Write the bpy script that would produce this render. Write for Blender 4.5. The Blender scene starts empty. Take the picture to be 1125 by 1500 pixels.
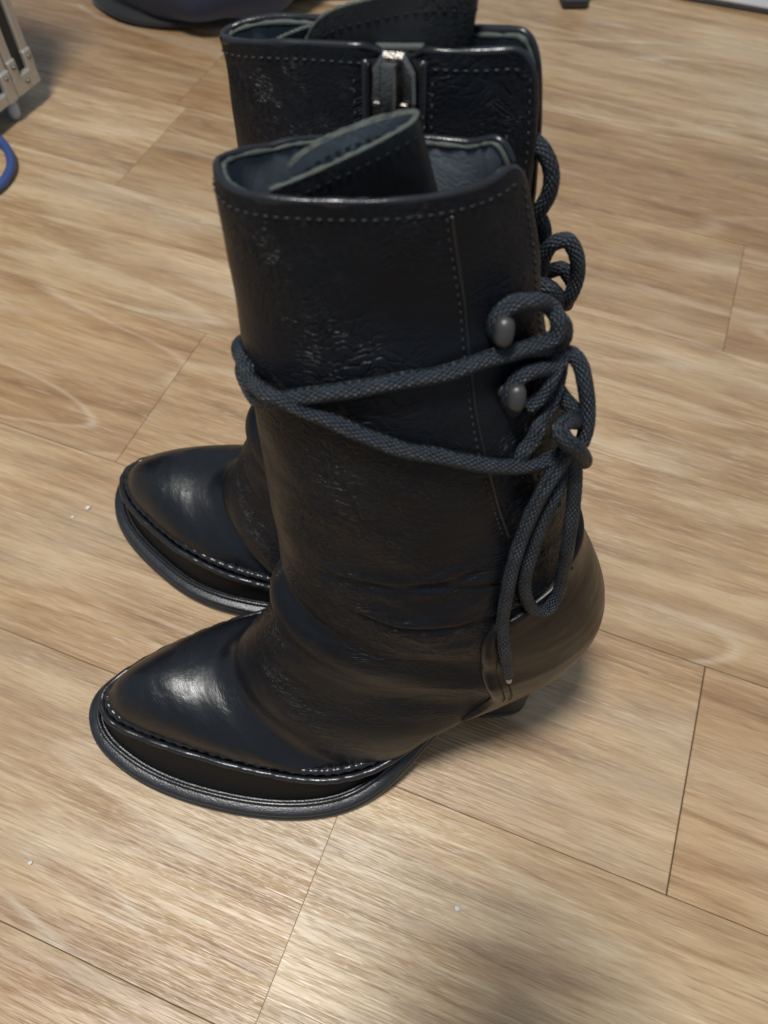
import bpy, math, random
import numpy as np
from mathutils import Vector, Matrix

S = 0.135                       # metres per floor-plank width; every length below is in plank widths
C = bpy.context.scene.collection
R = math.radians

# ------------------------------------------------------------------ camera, light, exposure
cam_d = bpy.data.cameras.new("camera")
cam = bpy.data.objects.new("camera", cam_d)
C.objects.link(cam)
_pit, _rol, CAMH = R(58.2515), R(1.653), 3.30984
_f = Vector((0, math.cos(_pit), -math.sin(_pit)))
_r = Vector((1, 0, 0))
_u = _r.cross(_f)
_r2 = _r * math.cos(_rol) + _u * math.sin(_rol)
_u2 = -_r * math.sin(_rol) + _u * math.cos(_rol)
M = Matrix((_r2, _u2, -_f)).transposed().to_4x4()
M.translation = Vector((0, 0, CAMH * S))
cam.matrix_world = M
cam_d.sensor_fit = 'VERTICAL'
cam_d.sensor_height = 36.0
cam_d.lens = 36.0 * 1127.0 / 1500.0
cam_d.clip_start = 0.01
cam_d.clip_end = 50
cam_d.dof.use_dof = True
cam_d.dof.focus_distance = 0.345
cam_d.dof.aperture_fstop = 27.05 / 2.3
bpy.context.scene.camera = cam

w = bpy.data.worlds.new("World")
bpy.context.scene.world = w
w.use_nodes = True
w.node_tree.nodes["Background"].inputs[0].default_value = (0.74, 0.90, 1.08, 1)
w.node_tree.nodes["Background"].inputs[1].default_value = 0.34

lamp_d = bpy.data.lights.new("ceiling_lamp", 'AREA')
lamp_d.shape = 'DISK'
lamp_d.size = 0.42
lamp_d.energy = 47
lamp_d.color = (1.0, 0.975, 0.935)
lamp = bpy.data.objects.new("ceiling_lamp", lamp_d)
C.objects.link(lamp)
lamp.location = (-2.75 * S, -0.05 * S, 16.4 * S)

vs = bpy.context.scene.view_settings
vs.view_transform = 'Standard'
vs.look = 'None'
vs.exposure = 0.0
vs.gamma = 1.0

# ------------------------------------------------------------------ helpers
def tag(o, label=None, cat=None, group=None, kind=None):
    if label: o['label'] = label
    if cat: o['category'] = cat
    if group: o['group'] = group
    if kind: o['kind'] = kind
    return o

def empty(name, loc=(0, 0, 0), rz=0.0):
    o = bpy.data.objects.new(name, None)
    o.empty_display_size = 0.02
    C.objects.link(o)
    o.location = loc
    o.rotation_euler = (0, 0, rz)
    return o

def mesh_obj(name, V, F, mat, parent=None, uv=None, smooth=True, scale=S):
    me = bpy.data.meshes.new(name)
    V = np.asarray(V, float) * scale
    me.from_pydata(V.tolist(), [], [tuple(int(i) for i in f) for f in F])
    if uv is not None:
        lay = me.uv_layers.new(name="UVMap")
        idx = np.zeros(len(me.loops), dtype=np.int32)
        me.loops.foreach_get("vertex_index", idx)
        lay.data.foreach_set("uv", np.asarray(uv, np.float32)[idx].ravel())
    if smooth:
        me.polygons.foreach_set("use_smooth", [True] * len(me.polygons))
    me.materials.append(mat)
    me.update()
    o = bpy.data.objects.new(name, me)
    C.objects.link(o)
    if parent: o.parent = parent
    return o

def grid_faces(n, m, close_m=False, close_n=False, off=0):
    F = []
    for i in range(n if close_n else n - 1):
        for j in range(m if close_m else m - 1):
            i2, j2 = (i + 1) % n, (j + 1) % m
            F.append((off + i * m + j, off + i * m + j2, off + i2 * m + j2, off + i2 * m + j))
    return F

class MB:
    """collects shapes that become one mesh"""
    def __init__(s): s.V, s.F = [], []
    def add(s, V, F):
        o = len(s.V)
        s.V += [tuple(map(float, v)) for v in V]
        s.F += [tuple(int(i) + o for i in f) for f in F]
    def box(s, c, x, y, z, bev=0.0):
        """box at centre c with half-vectors x, y, z, edges chamfered by bev"""
        c, x, y, z = [np.array(a, float) for a in (c, x, y, z)]
        lx, ly, lz = [np.linalg.norm(a) for a in (x, y, z)]
        b = min(bev, lx * .45, ly * .45, lz * .45)
        if b <= 0:
            V = [c + sx * x + sy * y + sz * z for sx in (-1, 1) for sy in (-1, 1) for sz in (-1, 1)]
            s.add(V, [(0, 1, 3, 2), (4, 6, 7, 5), (0, 4, 5, 1), (2, 3, 7, 6), (0, 2, 6, 4), (1, 5, 7, 3)])
            return
        V, F = [], []
        id_ = {}
        for sx in (-1, 1):
            for sy in (-1, 1):
                for sz in (-1, 1):
                    for k in range(3):
                        f = [1 - b / lx, 1 - b / ly, 1 - b / lz]
                        f[k] = 1
                        id_[sx, sy, sz, k] = len(V)
                        V.append(c + sx * x * f[0] + sy * y * f[1] + sz * z * f[2])
        sg = (-1, 1)
        for k in range(3):
            for q in sg:
                L = []
                for a, e in ((-1, -1), (1, -1), (1, 1), (-1, 1)):
                    t = [0, 0, 0]; t[k] = q; o = [i for i in range(3) if i != k]; t[o[0]] = a; t[o[1]] = e
                    L.append(id_[tuple(t) + (k,)])
                F.append(L)
        for k in range(3):
            o = [i for i in range(3) if i != k]
            for a in sg:
                for e in sg:
                    t0 = [0, 0, 0]; t0[k] = -1; t0[o[0]] = a; t0[o[1]] = e
                    t1 = list(t0); t1[k] = 1
                    F.append([id_[tuple(t0) + (o[0],)], id_[tuple(t0) + (o[1],)], id_[tuple(t1) + (o[1],)], id_[tuple(t1) + (o[0],)]])
        for a in sg:
            for e in sg:
                for g in sg:
                    F.append([id_[a, e, g, 0], id_[a, e, g, 1], id_[a, e, g, 2]])
        s.add(V, F)
    def tube(s, P, r, n=10, caps=True):
        V, F = tube_geo(P, r, n, caps)
        s.add(V, F)
    def build(s, name, mat, parent=None, smooth=False, scale=S):
        o = mesh_obj(name, s.V, s.F, mat, parent, smooth=smooth, scale=scale)
        import bmesh
        bm = bmesh.new(); bm.from_mesh(o.data)
        bmesh.ops.recalc_face_normals(bm, faces=bm.faces)
        bm.to_mesh(o.data); bm.free()
        return o

def catmull(P, step):
    P = np.asarray(P, float)
    Q = np.vstack([2 * P[0] - P[1], P, 2 * P[-1] - P[-2]])
    out = []
    for i in range(1, len(Q) - 2):
        p0, p1, p2, p3 = Q[i - 1], Q[i], Q[i + 1], Q[i + 2]
        d = [max(1e-6, np.linalg.norm(b - a)) ** .5 for a, b in ((p0, p1), (p1, p2), (p2, p3))]
        t0, t1 = 0, d[0]; t2 = t1 + d[1]; t3 = t2 + d[2]
        n = max(2, int(np.linalg.norm(p2 - p1) / step * 1.15) + 1)
        for t in np.linspace(t1, t2, n, endpoint=False):
            a1 = (t1 - t) / (t1 - t0) * p0 + (t - t0) / (t1 - t0) * p1
            a2 = (t2 - t) / (t2 - t1) * p1 + (t - t1) / (t2 - t1) * p2
            a3 = (t3 - t) / (t3 - t2) * p2 + (t - t2) / (t3 - t2) * p3
            b1 = (t2 - t) / (t2 - t0) * a1 + (t - t0) / (t2 - t0) * a2
            b2 = (t3 - t) / (t3 - t1) * a2 + (t - t1) / (t3 - t1) * a3
            out.append((t2 - t) / (t2 - t1) * b1 + (t - t1) / (t2 - t1) * b2)
    out.append(P[-1])
    return np.array(out)

def frames(P):
    P = np.asarray(P, float)
    T = np.gradient(P, axis=0)
    T /= np.linalg.norm(T, axis=1)[:, None] + 1e-12
    a = np.array([0, 0, 1.0]) if abs(T[0][2]) < .9 else np.array([1.0, 0, 0])
    N = np.zeros_like(P)
    n = a - T[0] * (a @ T[0]); n /= np.linalg.norm(n)
    N[0] = n
    for i in range(1, len(P)):
        n = n - T[i] * (n @ T[i]); n /= np.linalg.norm(n) + 1e-12
        N[i] = n
    return T, N, np.cross(T, N)

def tube_geo(P, r, n=10, caps=True, braid=False):
    P = np.asarray(P, float)
    T, N, B = frames(P)
    r = np.broadcast_to(np.asarray(r, float), (len(P),))
    ph = np.linspace(0, 2 * np.pi, n, endpoint=False)
    rr = np.repeat(r[:, None], n, 1)
    if braid:
        s = np.concatenate([[0], np.cumsum(np.linalg.norm(np.diff(P, axis=0), axis=1))])[:, None]
        k, m = 5, 2 * np.pi / 0.046
        h = np.abs(np.cos(k * ph[None] + m * s)) ** .7 + np.abs(np.cos(k * ph[None] - m * s)) ** .7
        rr = rr * (0.88 + 0.10 * h + .03 * np.sin(s * 9) * np.cos(ph[None] + s * 3))
    V = P[:, None] + rr[:, :, None] * (np.cos(ph)[None, :, None] * N[:, None] + np.sin(ph)[None, :, None] * B[:, None])
    F = grid_faces(len(P), n, True)
    V = V.reshape(-1, 3)
    if caps:
        F = F + [tuple(range(n - 1, -1, -1)), tuple((len(P) - 1) * n + j for j in range(n))]
    return V, F

def tube_uv(P, n):
    s = np.concatenate([[0], np.cumsum(np.linalg.norm(np.diff(P, axis=0), axis=1))])
    return np.stack(np.broadcast_arrays(np.linspace(0, 1, n, endpoint=False)[None], s[:, None]), -1).reshape(-1, 2)

def pchip(x, xp, fp):
    """monotone cubic through the points"""
    xp = np.asarray(xp, float); fp = np.asarray(fp, float); x = np.asarray(x, float)
    h = np.diff(xp); d = np.diff(fp) / h
    m = np.zeros_like(fp)
    for i in range(1, len(fp) - 1):
        if d[i - 1] * d[i] > 0:
            w1, w2 = 2 * h[i] + h[i - 1], h[i] + 2 * h[i - 1]
            m[i] = (w1 + w2) / (w1 / d[i - 1] + w2 / d[i])
    m[0], m[-1] = d[0], d[-1]
    i = np.clip(np.searchsorted(xp, x) - 1, 0, len(h) - 1)
    t = np.clip((x - xp[i]) / h[i], 0, 1)
    return ((2 * t**3 - 3 * t**2 + 1) * fp[i] + (t**3 - 2 * t**2 + t) * h[i] * m[i]
            + (-2 * t**3 + 3 * t**2) * fp[i + 1] + (t**3 - t**2) * h[i] * m[i + 1])

_rs = np.random.RandomState(7)
_lat = _rs.rand(64, 64, 64) * 2 - 1
def vnoise(x, y, z=0.0):
    x, y, z = np.broadcast_arrays(np.asarray(x, float), np.asarray(y, float), np.asarray(z, float))
    def g(i): return np.mod(i, 64)
    xi, yi, zi = [np.floor(a).astype(int) for a in (x, y, z)]
    fx, fy, fz = x - xi, y - yi, z - zi
    fx, fy, fz = [a * a * (3 - 2 * a) for a in (fx, fy, fz)]
    o = 0
    for a in (0, 1):
        for b in (0, 1):
            for c in (0, 1):
                o = o + _lat[g(xi + a), g(yi + b), g(zi + c)] * (fx if a else 1 - fx) * (fy if b else 1 - fy) * (fz if c else 1 - fz)
    return o

# ------------------------------------------------------------------ materials
class NT:
    def __init__(s, name):
        s.m = bpy.data.materials.new(name); s.m.use_nodes = True
        s.t = s.m.node_tree; s.b = s.t.nodes["Principled BSDF"]
    def n(s, typ, ins=None, **kw):
        nd = s.t.nodes.new(typ)
        for k, v in kw.items(): setattr(nd, k, v)
        for k, v in (ins or {}).items():
            if hasattr(v, 'is_linked') or hasattr(v, 'links'): s.t.links.new(v, nd.inputs[k])
            else: nd.inputs[k].default_value = v
        return nd
    def link(s, a, b): s.t.links.new(a, b)
    def math(s, op, a, b=0.0, c=0.0, clamp=False):
        nd = s.n('ShaderNodeMath', {0: a, 1: b, 2: c}, operation=op); nd.use_clamp = clamp
        return nd.outputs[0]
    def ramp(s, fac, stops, interp='LINEAR'):
        nd = s.n('ShaderNodeValToRGB', {0: fac}); nd.color_ramp.interpolation = interp
        e = nd.color_ramp.elements
        while len(e) < len(stops): e.new(0.5)
        for i, (p, c) in enumerate(stops):
            e[i].position = p
            e[i].color = (c, c, c, 1) if isinstance(c, (int, float)) else tuple(c) + (1,)
        return nd.outputs[0]
    def mix(s, fac, a, b, blend='MIX'):
        nd = s.n('ShaderNodeMix', data_type='RGBA', blend_type=blend)
        for i, v in ((0, fac), (6, a), (7, b)):
            if hasattr(v, 'links'): s.t.links.new(v, nd.inputs[i])
            else: nd.inputs[i].default_value = v if i == 0 else (tuple(v) + (1,) if len(v) == 3 else v)
        return nd.outputs[2]
    def mapping(s, vec, scale=(1, 1, 1), loc=(0, 0, 0), rot=(0, 0, 0)):
        return s.n('ShaderNodeMapping', {0: vec, 1: loc, 2: rot, 3: scale}).outputs[0]
    def noise(s, vec, scale, detail=2, rough=.5, dist=0.0):
        return s.n('ShaderNodeTexNoise', {'Vector': vec, 'Scale': scale, 'Detail': detail, 'Roughness': rough, 'Distortion': dist}).outputs[0]
    def bump(s, h, strength, dist, normal=None):
        ins = {'Height': h, 'Strength': strength, 'Distance': dist}
        if normal is not None: ins['Normal'] = normal
        return s.n('ShaderNodeBump', ins).outputs[0]
    def set(s, **kw):
        for k, v in kw.items():
            k = k.replace('_', ' ')
            if hasattr(v, 'links'): s.t.links.new(v, s.b.inputs[k])
            else: s.b.inputs[k].default_value = tuple(v) + (1,) if isinstance(v, (tuple, list)) and len(v) == 3 else v
        return s.m

def plain(name, col, rough=.5, metal=0.0, var=.15, scale=60, bump=.1, spec=.5):
    t = NT(name)
    co = t.n('ShaderNodeTexCoord').outputs['Object']
    n = t.noise(co, scale, 4, .6)
    c2 = tuple(max(0, x * (1 - var)) for x in col); c3 = tuple(x * (1 + var) for x in col)
    n2 = t.noise(co, scale * 8, 2)
    return t.set(Base_Color=t.mix(n, c2, c3), Roughness=t.math('MULTIPLY_ADD', n, .2, rough - .1), Metallic=metal, Specular_IOR_Level=spec,
                 Normal=t.bump(n2, bump, .0004))

def leather(name, wrinkle=1.0, depth=1.0, base=(.0046, .0057, .0082), rough=.36, grain=1.0, spec=.25):
    t = NT(name)
    uv = t.n('ShaderNodeUVMap', uv_map='UVMap').outputs[0]          # u round the boot, v up it, both in plank widths
    warp = t.n('ShaderNodeTexNoise', {'Vector': uv, 'Scale': 7.0, 'Detail': 3.0}).outputs[1]
    wv = t.n('ShaderNodeVectorMath', {0: warp, 1: (.5, .5, .5)}, operation='SUBTRACT').outputs[0]
    wv = t.n('ShaderNodeVectorMath', {0: wv, 'Scale': .16}, operation='SCALE').outputs[0]
    uvw = t.n('ShaderNodeVectorMath', {0: uv, 1: wv}, operation='ADD').outputs[0]
    # fine crackle lines, longer round the boot than up it
    vo = t.n('ShaderNodeTexVoronoi', {'Vector': t.mapping(uvw, (20, 62, 1)), 'Scale': 1.0, 'Randomness': 1.0}, feature='DISTANCE_TO_EDGE').outputs['Distance']
    crk = t.ramp(vo, [(0.0, 0.0), (.16, 1.0)])
    vo2 = t.n('ShaderNodeTexVoronoi', {'Vector': t.mapping(uvw, (42, 105, 1), (3, 1, 0), (0, 0, .25)), 'Scale': 1.0, 'Randomness': 1.0}, feature='DISTANCE_TO_EDGE').outputs['Distance']
    crk2 = t.ramp(vo2, [(0.0, 0.0), (.22, 1.0)])
    folds = t.noise(t.mapping(uvw, (4.0, 26, 1)), 1.0, 3, .6, .4)
    sv = t.n('ShaderNodeSeparateXYZ', {0: uv}).outputs[1]
    toe = t.n('ShaderNodeMapRange', {0: sv, 1: -2.35, 2: -1.95, 3: .12, 4: 1.0}).outputs[0]      # the vamp is smooth
    mask = t.ramp(t.noise(t.mapping(uv, (2.3, 2.9, 1), (.37, 1.1, 0)), 1.0, 2, .5), [(.44, 0.0), (.62, 1.0)])
    m2 = t.ramp(t.noise(t.mapping(uv, (3.3, 4.1, 1), (7.3, 4.1, 0)), 1.0, 2, .5), [(.42, 0.0), (.66, 1.0)])
    pore = t.noise(uv, 210.0, 3, .6)
    broad = t.noise(uv, 5.0, 3, .5)
    h = t.math('MULTIPLY', t.math('MULTIPLY', crk, mask), .9 * wrinkle)
    h = t.math('ADD', h, t.math('MULTIPLY', t.math('MULTIPLY', crk2, m2), .45 * wrinkle))
    h = t.math('ADD', h, t.math('MULTIPLY', t.math('MULTIPLY', folds, mask), 1.1 * wrinkle))
    h = t.math('ADD', h, t.math('MULTIPLY', pore, .16 * grain))
    h = t.math('MULTIPLY', h, toe)
    nb = t.bump(broad, .25, .003)
    nrm = t.bump(h, .85, .00048 * depth, nb)
    scuff = t.noise(t.mapping(uv, (9, 16, 1)), 1.0, 5, .7)
    col = t.mix(t.math('MULTIPLY', t.ramp(scuff, [(.5, 0.0), (.8, 1.0)]), .5), base, tuple(c * 2.2 for c in base))
    rg = t.math('ADD', t.math('MULTIPLY', scuff, .16), t.n('ShaderNodeMapRange', {0: sv, 1: -2.30, 2: -2.0, 3: rough - .13, 4: rough - .06}).outputs[0])
    rg = t.math('ADD', rg, t.math('MULTIPLY', mask, .05 * wrinkle))
    return t.set(Base_Color=col, Roughness=rg, Normal=nrm, Specular_IOR_Level=t.n('ShaderNodeMapRange', {0: sv, 1: -2.30, 2: -2.0, 3: .5, 4: spec}).outputs[0])

def plank_material():
    t = NT("plank_vinyl")
    co = t.n('ShaderNodeTexCoord').outputs['Object']
    rnd = t.n('ShaderNodeObjectInfo').outputs['Random']
    off = t.n('ShaderNodeCombineXYZ', {0: t.math('MULTIPLY', rnd, 37.0), 1: t.math('MULTIPLY', rnd, 91.0), 2: t.math('MULTIPLY', rnd, 13.0)}).outputs[0]
    p = t.n('ShaderNodeVectorMath', {0: co, 1: off}, operation='ADD').outputs[0]
    # growth rings: contour lines of a long smooth field, so they close into arches
    field = t.noise(t.mapping(p, (1.7, 11, 1)), 1.0, 1.5, .45, .25)
    saw = t.math('FRACT', t.math('MULTIPLY', field, 9.0))
    ring = t.ramp(saw, [(0.0, .25), (.12, 1.0), (.75, .55), (1.0, .2)])
    ringmask = t.ramp(t.noise(t.mapping(p, (2.0, 7, 1), (5, 3, 1)), 1.0, 1, .5), [(.4, .12), (.62, 1.0)])
    fine = t.noise(t.mapping(p, (17, 460, 1)), 1.0, 3, .65)
    fine2 = t.noise(t.mapping(p, (30, 900, 1), (2, 9, 0)), 1.0, 2, .6)
    band = t.noise(t.mapping(p, (6.0, 58, 1), (1, 4, 0)), 1.0, 4, .60, .6)
    short = t.noise(t.mapping(p, (32, 400, 1), (9, 2, 5)), 1.0, 3, .6)
    blot = t.noise(t.mapping(p, (5, 14, 1), (8, 2, 0)), 1.0, 3, .55)
    tone = t.math('ADD', t.math('MULTIPLY', band, .80), t.math('MULTIPLY', short, .34))
    col = t.ramp(tone, [(.36, (.215, .128, .066)), (.52, (.350, .222, .117)), (.63, (.448, .308, .174)), (.78, (.540, .406, .256))])
    # contour rings: warm dark / pale limed
    col = t.mix(t.math('MULTIPLY', t.math('SUBTRACT', 1.0, ring), t.math('MULTIPLY', ringmask, .55)), col, (.255, .155, .082))
    limed = t.ramp(saw, [(0.0, 0.0), (.10, 1.0), (.22, 0.0)])
    col = t.mix(t.math('MULTIPLY', limed, t.math('MULTIPLY', ringmask, .42)), col, (.60, .52, .41))
    # broad paler, greyer patches
    col = t.mix(t.math('MULTIPLY', t.ramp(blot, [(.48, 0.0), (.72, 1.0)]), .45), col, (.53, .455, .335))
    blot2 = t.noise(t.mapping(p, (3.5, 9, 1), (1, 12, 4)), 1.0, 3, .6)
    col = t.mix(t.math('MULTIPLY', t.ramp(blot2, [(.52, 0.0), (.75, 1.0)]), .40), col, (.33, .215, .120))
    # short dark pores and pale limed dashes
    pore = t.ramp(fine2, [(.28, 1.0), (.42, 0.0)])
    col = t.mix(t.math('MULTIPLY', pore, .5), col, (.17, .11, .062))
    fine3 = t.noise(t.mapping(p, (42, 760, 1), (6, 3, 2)), 1.0, 2, .6)
    dash = t.ramp(fine3, [(.58, 0.0), (.68, 1.0)])
    dm = t.ramp(t.noise(t.mapping(p, (4, 20, 1), (3, 8, 1)), 1.0, 2, .5), [(.40, .15), (.65, 1.0)])
    col = t.mix(t.math('MULTIPLY', t.math('MULTIPLY', dash, dm), .42), col, (.66, .59, .48))
    # whole-plank tone
    rt = t.ramp(rnd, [(0.0, (.86, .77, .66)), (.25, (1.05, .99, .92)), (.5, (1.15, 1.15, 1.12)), (.75, (.92, .84, .74)), (1.0, (1.08, 1.05, 1.0))])
    col = t.mix(1.0, col, rt, 'MULTIPLY')
    groove = t.ramp(fine, [(.36, 0.0), (.50, .8), (.66, 1.0)])
    h = t.math('ADD', t.math('MULTIPLY', groove, .75), t.math('MULTIPLY', fine2, .5))
    nrm = t.bump(h, .7, .0006)
    rg = t.math('ADD', t.math('MULTIPLY', fine, .22), .27)
    return t.set(Base_Color=col, Roughness=rg, Normal=nrm, Specular_IOR_Level=.60)

M_LEATHER = leather("leather_shaft")
M_SMOOTH = leather("leather_counter", wrinkle=.06, base=(.0048, .0048, .0050), rough=.30, grain=.4, spec=.28)
M_LINING = leather("leather_lining", wrinkle=.3, depth=.6, base=(.12, .142, .168), rough=.5, grain=2.0, spec=.3)
M_TONGUE_LIT = leather("leather_tongue_lit", wrinkle=.5, base=(.019, .021, .024), rough=.46, spec=.5)  # paler copy of the boot leather: light on the tongue put into its colour
M_EDGE = plain("cut_edge", (.050, .060, .052), .65, var=.6, scale=150, bump=.4)
M_BIND = plain("painted_edge", (.012, .013, .016), .26, var=.3, scale=120, bump=.2)
M_WELT = plain("waxed_welt", (.016, .018, .022), .30, var=.4, scale=160, bump=.35)
M_SOLE = plain("sole_edge", (.020, .022, .025), .36, var=.4, scale=90, bump=.3)
M_RAND = plain("rand_leather", (.007, .007, .007), .42, var=.3, scale=60, bump=.15, spec=.2)
M_THREAD = plain("thread", (.0055, .006, .007), .65, var=.3, scale=400, bump=.3, spec=.25)
M_THREAD2 = plain("pale_thread", (.017, .019, .021), .5, var=.5, scale=300, bump=.3)
M_HEEL = plain("heel_stack", (.012, .012, .012), .35, var=.3, scale=50)
M_METAL = plain("dull_metal", (.085, .082, .080), .45, .6, var=.25, scale=120, bump=.2)
M_ZIP = plain("zip_metal", (.25, .235, .21), .27, 1.0, var=.25, scale=160, bump=.25)
M_TAPE = plain("zip_tape", (.010, .010, .012), .8, var=.4, scale=300, bump=.5)
M_CLEAR = plain("clear_plastic", (.42, .43, .44), .25, var=.2, scale=100)

def lace_material():
    t = NT("waxed_cord")
    co = t.n('ShaderNodeTexCoord').outputs['Object']
    sp = t.n('ShaderNodeSeparateXYZ', {0: t.n('ShaderNodeUVMap', uv_map='UVMap').outputs[0]})
    # v runs along the cord: strands crossing in two directions
    sl = t.math('MULTIPLY', sp.outputs[1], 2 * math.pi / .038)
    ang = t.math('MULTIPLY', t.math('PINGPONG', sp.outputs[0], .5), 10 * math.pi)
    a = t.math('ABSOLUTE', t.math('COSINE', t.math('ADD', ang, sl)))
    b = t.math('ABSOLUTE', t.math('COSINE', t.math('SUBTRACT', ang, sl)))
    weave = t.math('MULTIPLY', t.math('ADD', a, b), .5)
    yarn = t.math('SINE', t.math('MULTIPLY', t.math('ADD', ang, t.math('MULTIPLY', sl, 1.0)), 5.0))
    n = t.noise(co, 1700, 3, .7)
    n2 = t.noise(co, 260, 3, .6)
    tone = t.math('ADD', t.math('MULTIPLY', weave, .55), t.math('MULTIPLY', n, .55))
    col = t.ramp(tone, [(.36, (.006, .009, .014)), (.60, (.013, .019, .027)), (.84, (.034, .047, .062))])  # strand gaps darker, crowns paler: relief shade and glints put into the colour
    col = t.mix(t.math('MULTIPLY', n2, .35), col, (.012, .018, .025))
    h = t.math('ADD', t.math('MULTIPLY', weave, 1.6), t.math('ADD', t.math('MULTIPLY', n, .8), t.math('MULTIPLY', yarn, .12)))
    return t.set(Base_Color=col, Roughness=t.math('MULTIPLY_ADD', n2, -.35, .60), Normal=t.bump(h, .9, .0006), Specular_IOR_Level=.5)
M_LACE = lace_material()
M_PLANK = plank_material()

# ------------------------------------------------------------------ floor
YAW = R(-19.63)
floor_root = empty("floor", (0, 0, 0))
tag(floor_root, "beige wood-grain vinyl plank floor", kind='structure')
cy, sy = math.cos(YAW), math.sin(YAW)
def plank_to_world(x, y):
    y = y + 4.69813
    return (cy * x - sy * y, sy * x + cy * y)
V0 = []
sub = MB(); sub.box((0, 2, -.030), (22, 0, 0), (0, 22, 0), (0, 0, .02))
sf = sub.build("subfloor", plain("subfloor_dark", (.095, .068, .044), .9), floor_root)
rng = random.Random(5)
joint = {0: (-3.325, .764), 2: (-2.107,), 3: (.960,), 4: (-.3425,)}
plank_mesh = {}
def plank_geo(L, tight):
    if (L, tight) in plank_mesh: return plank_mesh[L, tight]
    hx, hy, b, g = L / 2 - (.0003 if tight else .0011), .5 - .0016, .0014 if tight else .0030, .0006 if tight else .0018
    V = []
    for (dx, z) in ((0, -.0085), (0, -g), (b, 0)):
        for sx, sy_ in ((-1, -1), (1, -1), (1, 1), (-1, 1)):
            V.append((sx * (hx - dx), sy_ * (hy - dx), z))
    F = [(8, 9, 10, 11)]
    for k in (0, 1):
        for j in range(4):
            F.append((k * 4 + j, k * 4 + (j + 1) % 4, k * 4 + 4 + (j + 1) % 4, k * 4 + 4 + j))
    me = bpy.data.meshes.new("plank")
    me.from_pydata([(x * S, y * S, z * S) for x, y, z in V], [], F)
    me.materials.append(M_PLANK)
    plank_mesh[L, tight] = me
    return me
for row in range(-11, 9):
    js = list(joint.get(row, (rng.uniform(-6.5, -3.9) if row in (1, 5) else rng.uniform(-4.5, 1.5),)))
    L0 = 6.1
    if row == 1: js = [-5.2, 1.45]
    if row == 5: js = [-4.6, 1.9]
    while js[0] > -13: js.insert(0, round(js[0] - L0, 3))
    while js[-1] < 13: js.append(round(js[-1] + L0, 3))
    for a, b_ in zip(js[:-1], js[1:]):
        L = round(b_ - a, 3)
        xw, yw = plank_to_world((a + b_) / 2 + (.004 if row == 3 and a > .5 and a < 1 else 0), -row - .5)
        if math.hypot(xw, yw - 2) > 13.5: continue
        o = bpy.data.objects.new("plank", plank_geo(L, row == 4))
        C.objects.link(o)
        o.location = (xw * S, yw * S, rng.uniform(-.0012, 0) * S)
        o.rotation_euler = (0, 0, YAW + (math.pi if rng.random() < .5 else 0))
        o.parent = floor_root

# ------------------------------------------------------------------ boots
#GEO-BEGIN
# stations of the upper, from the rim down and round to the toe: front/top point, back/bottom point (u along the foot from the toe, z up),
# half width of the outer (near) and far side, place of the widest point along the chord, roundness
SHAFT_NEAR = [  # Au   Az    Bu    Bz    wn   wf   sR  p
    (0.817, 2.395, 1.440, 2.425, .180, .165, .50, .92),
    (0.819, 2.20, 1.492, 2.235, .190, .175, .50, .95),
    (0.819, 2.00, 1.545, 2.010, .235, .220, .50, .97),
    (0.819, 1.75, 1.635, 1.740, .280, .275, .50, .98),
    (0.820, 1.48, 1.715, 1.440, .305, .30, .51, 1.0),
    (0.824, 1.26, 1.775, 1.200, .320, .31, .52, 1.0),
]
SHAFT_FAR = [
    (0.905, 2.405, 1.640, 2.515, .060, .075, .50, .92),
    (0.910, 2.22, 1.675, 2.28, .120, .125, .50, .95),
    (0.912, 2.00, 1.685, 2.03, .180, .180, .50, .97),
    (0.905, 1.75, 1.690, 1.760, .26, .26, .50, .98),
    (0.885, 1.48, 1.730, 1.440, .30, .30, .51, 1.0),
    (0.850, 1.26, 1.785, 1.200, .315, .31, .52, 1.0),
]
FOOT = [
    (0.822, 1.12, 1.850, 1.040, .325, .31, .52, 1.0),
    (0.803, 1.03, 1.905, .900, .315, .305, .53, 1.0),
    (0.775, .930, 1.925, .770, .31, .30, .56, .98),
    (0.745, .840, 1.895, .680, .31, .30, .60, .95),
    (0.717, .755, 1.820, .625, .315, .30, .63, .92),
    (0.690, .680, 1.680, .560, .335, .31, .66, .90),
    (0.660, .612, 1.500, .430, .368, .32, .71, .90),
    (0.618, .535, 1.350, .265, .385, .33, .75, .94),
    (0.560, .470, 1.180, .155, 0, 0, 0, 1.02),
    (0.490, .438, 1.000, .125, 0, 0, 0, 1.08),
    (0.410, .434, .800, .120, 0, 0, 0, 1.10),
    (0.330, .436, .600, .120, 0, 0, 0, 1.10),
    (0.250, .425, .420, .120, 0, 0, 0, 1.10),
    (0.170, .393, .280, .120, 0, 0, 0, 1.10),
    (0.095, .340, .165, .125, 0, 0, 0, 1.08),
    (0.050, .280, .085, .135, 0, 0, 0, 1.05),
    (0.015, .235, .025, .155, 0, 0, 0, 1.0),
]
LAT = dict(ridge=[(-.010, 0), (.000, -.045), (.037, -.104), (.149, -.171), (.286, -.236), (.42, -.290), (.553, -.340), (.685, -.382), (.80, -.412), (.894, -.425), (1.028, -.415), (1.11, -.393), (1.2, -.352), (1.262, -.318)],
           sole=[(-.106, 0), (-.088, -.085), (-.056, -.153), (.012, -.221), (.101, -.294), (.243, -.374), (.383, -.431), (.52, -.475), (.657, -.507), (.767, -.520), (.877, -.521), (.99, -.502), (1.106, -.455), (1.2, -.395), (1.3, -.320), (1.42, -.25), (1.58, -.215), (1.75, -.20), (1.86, -.14)])
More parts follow.
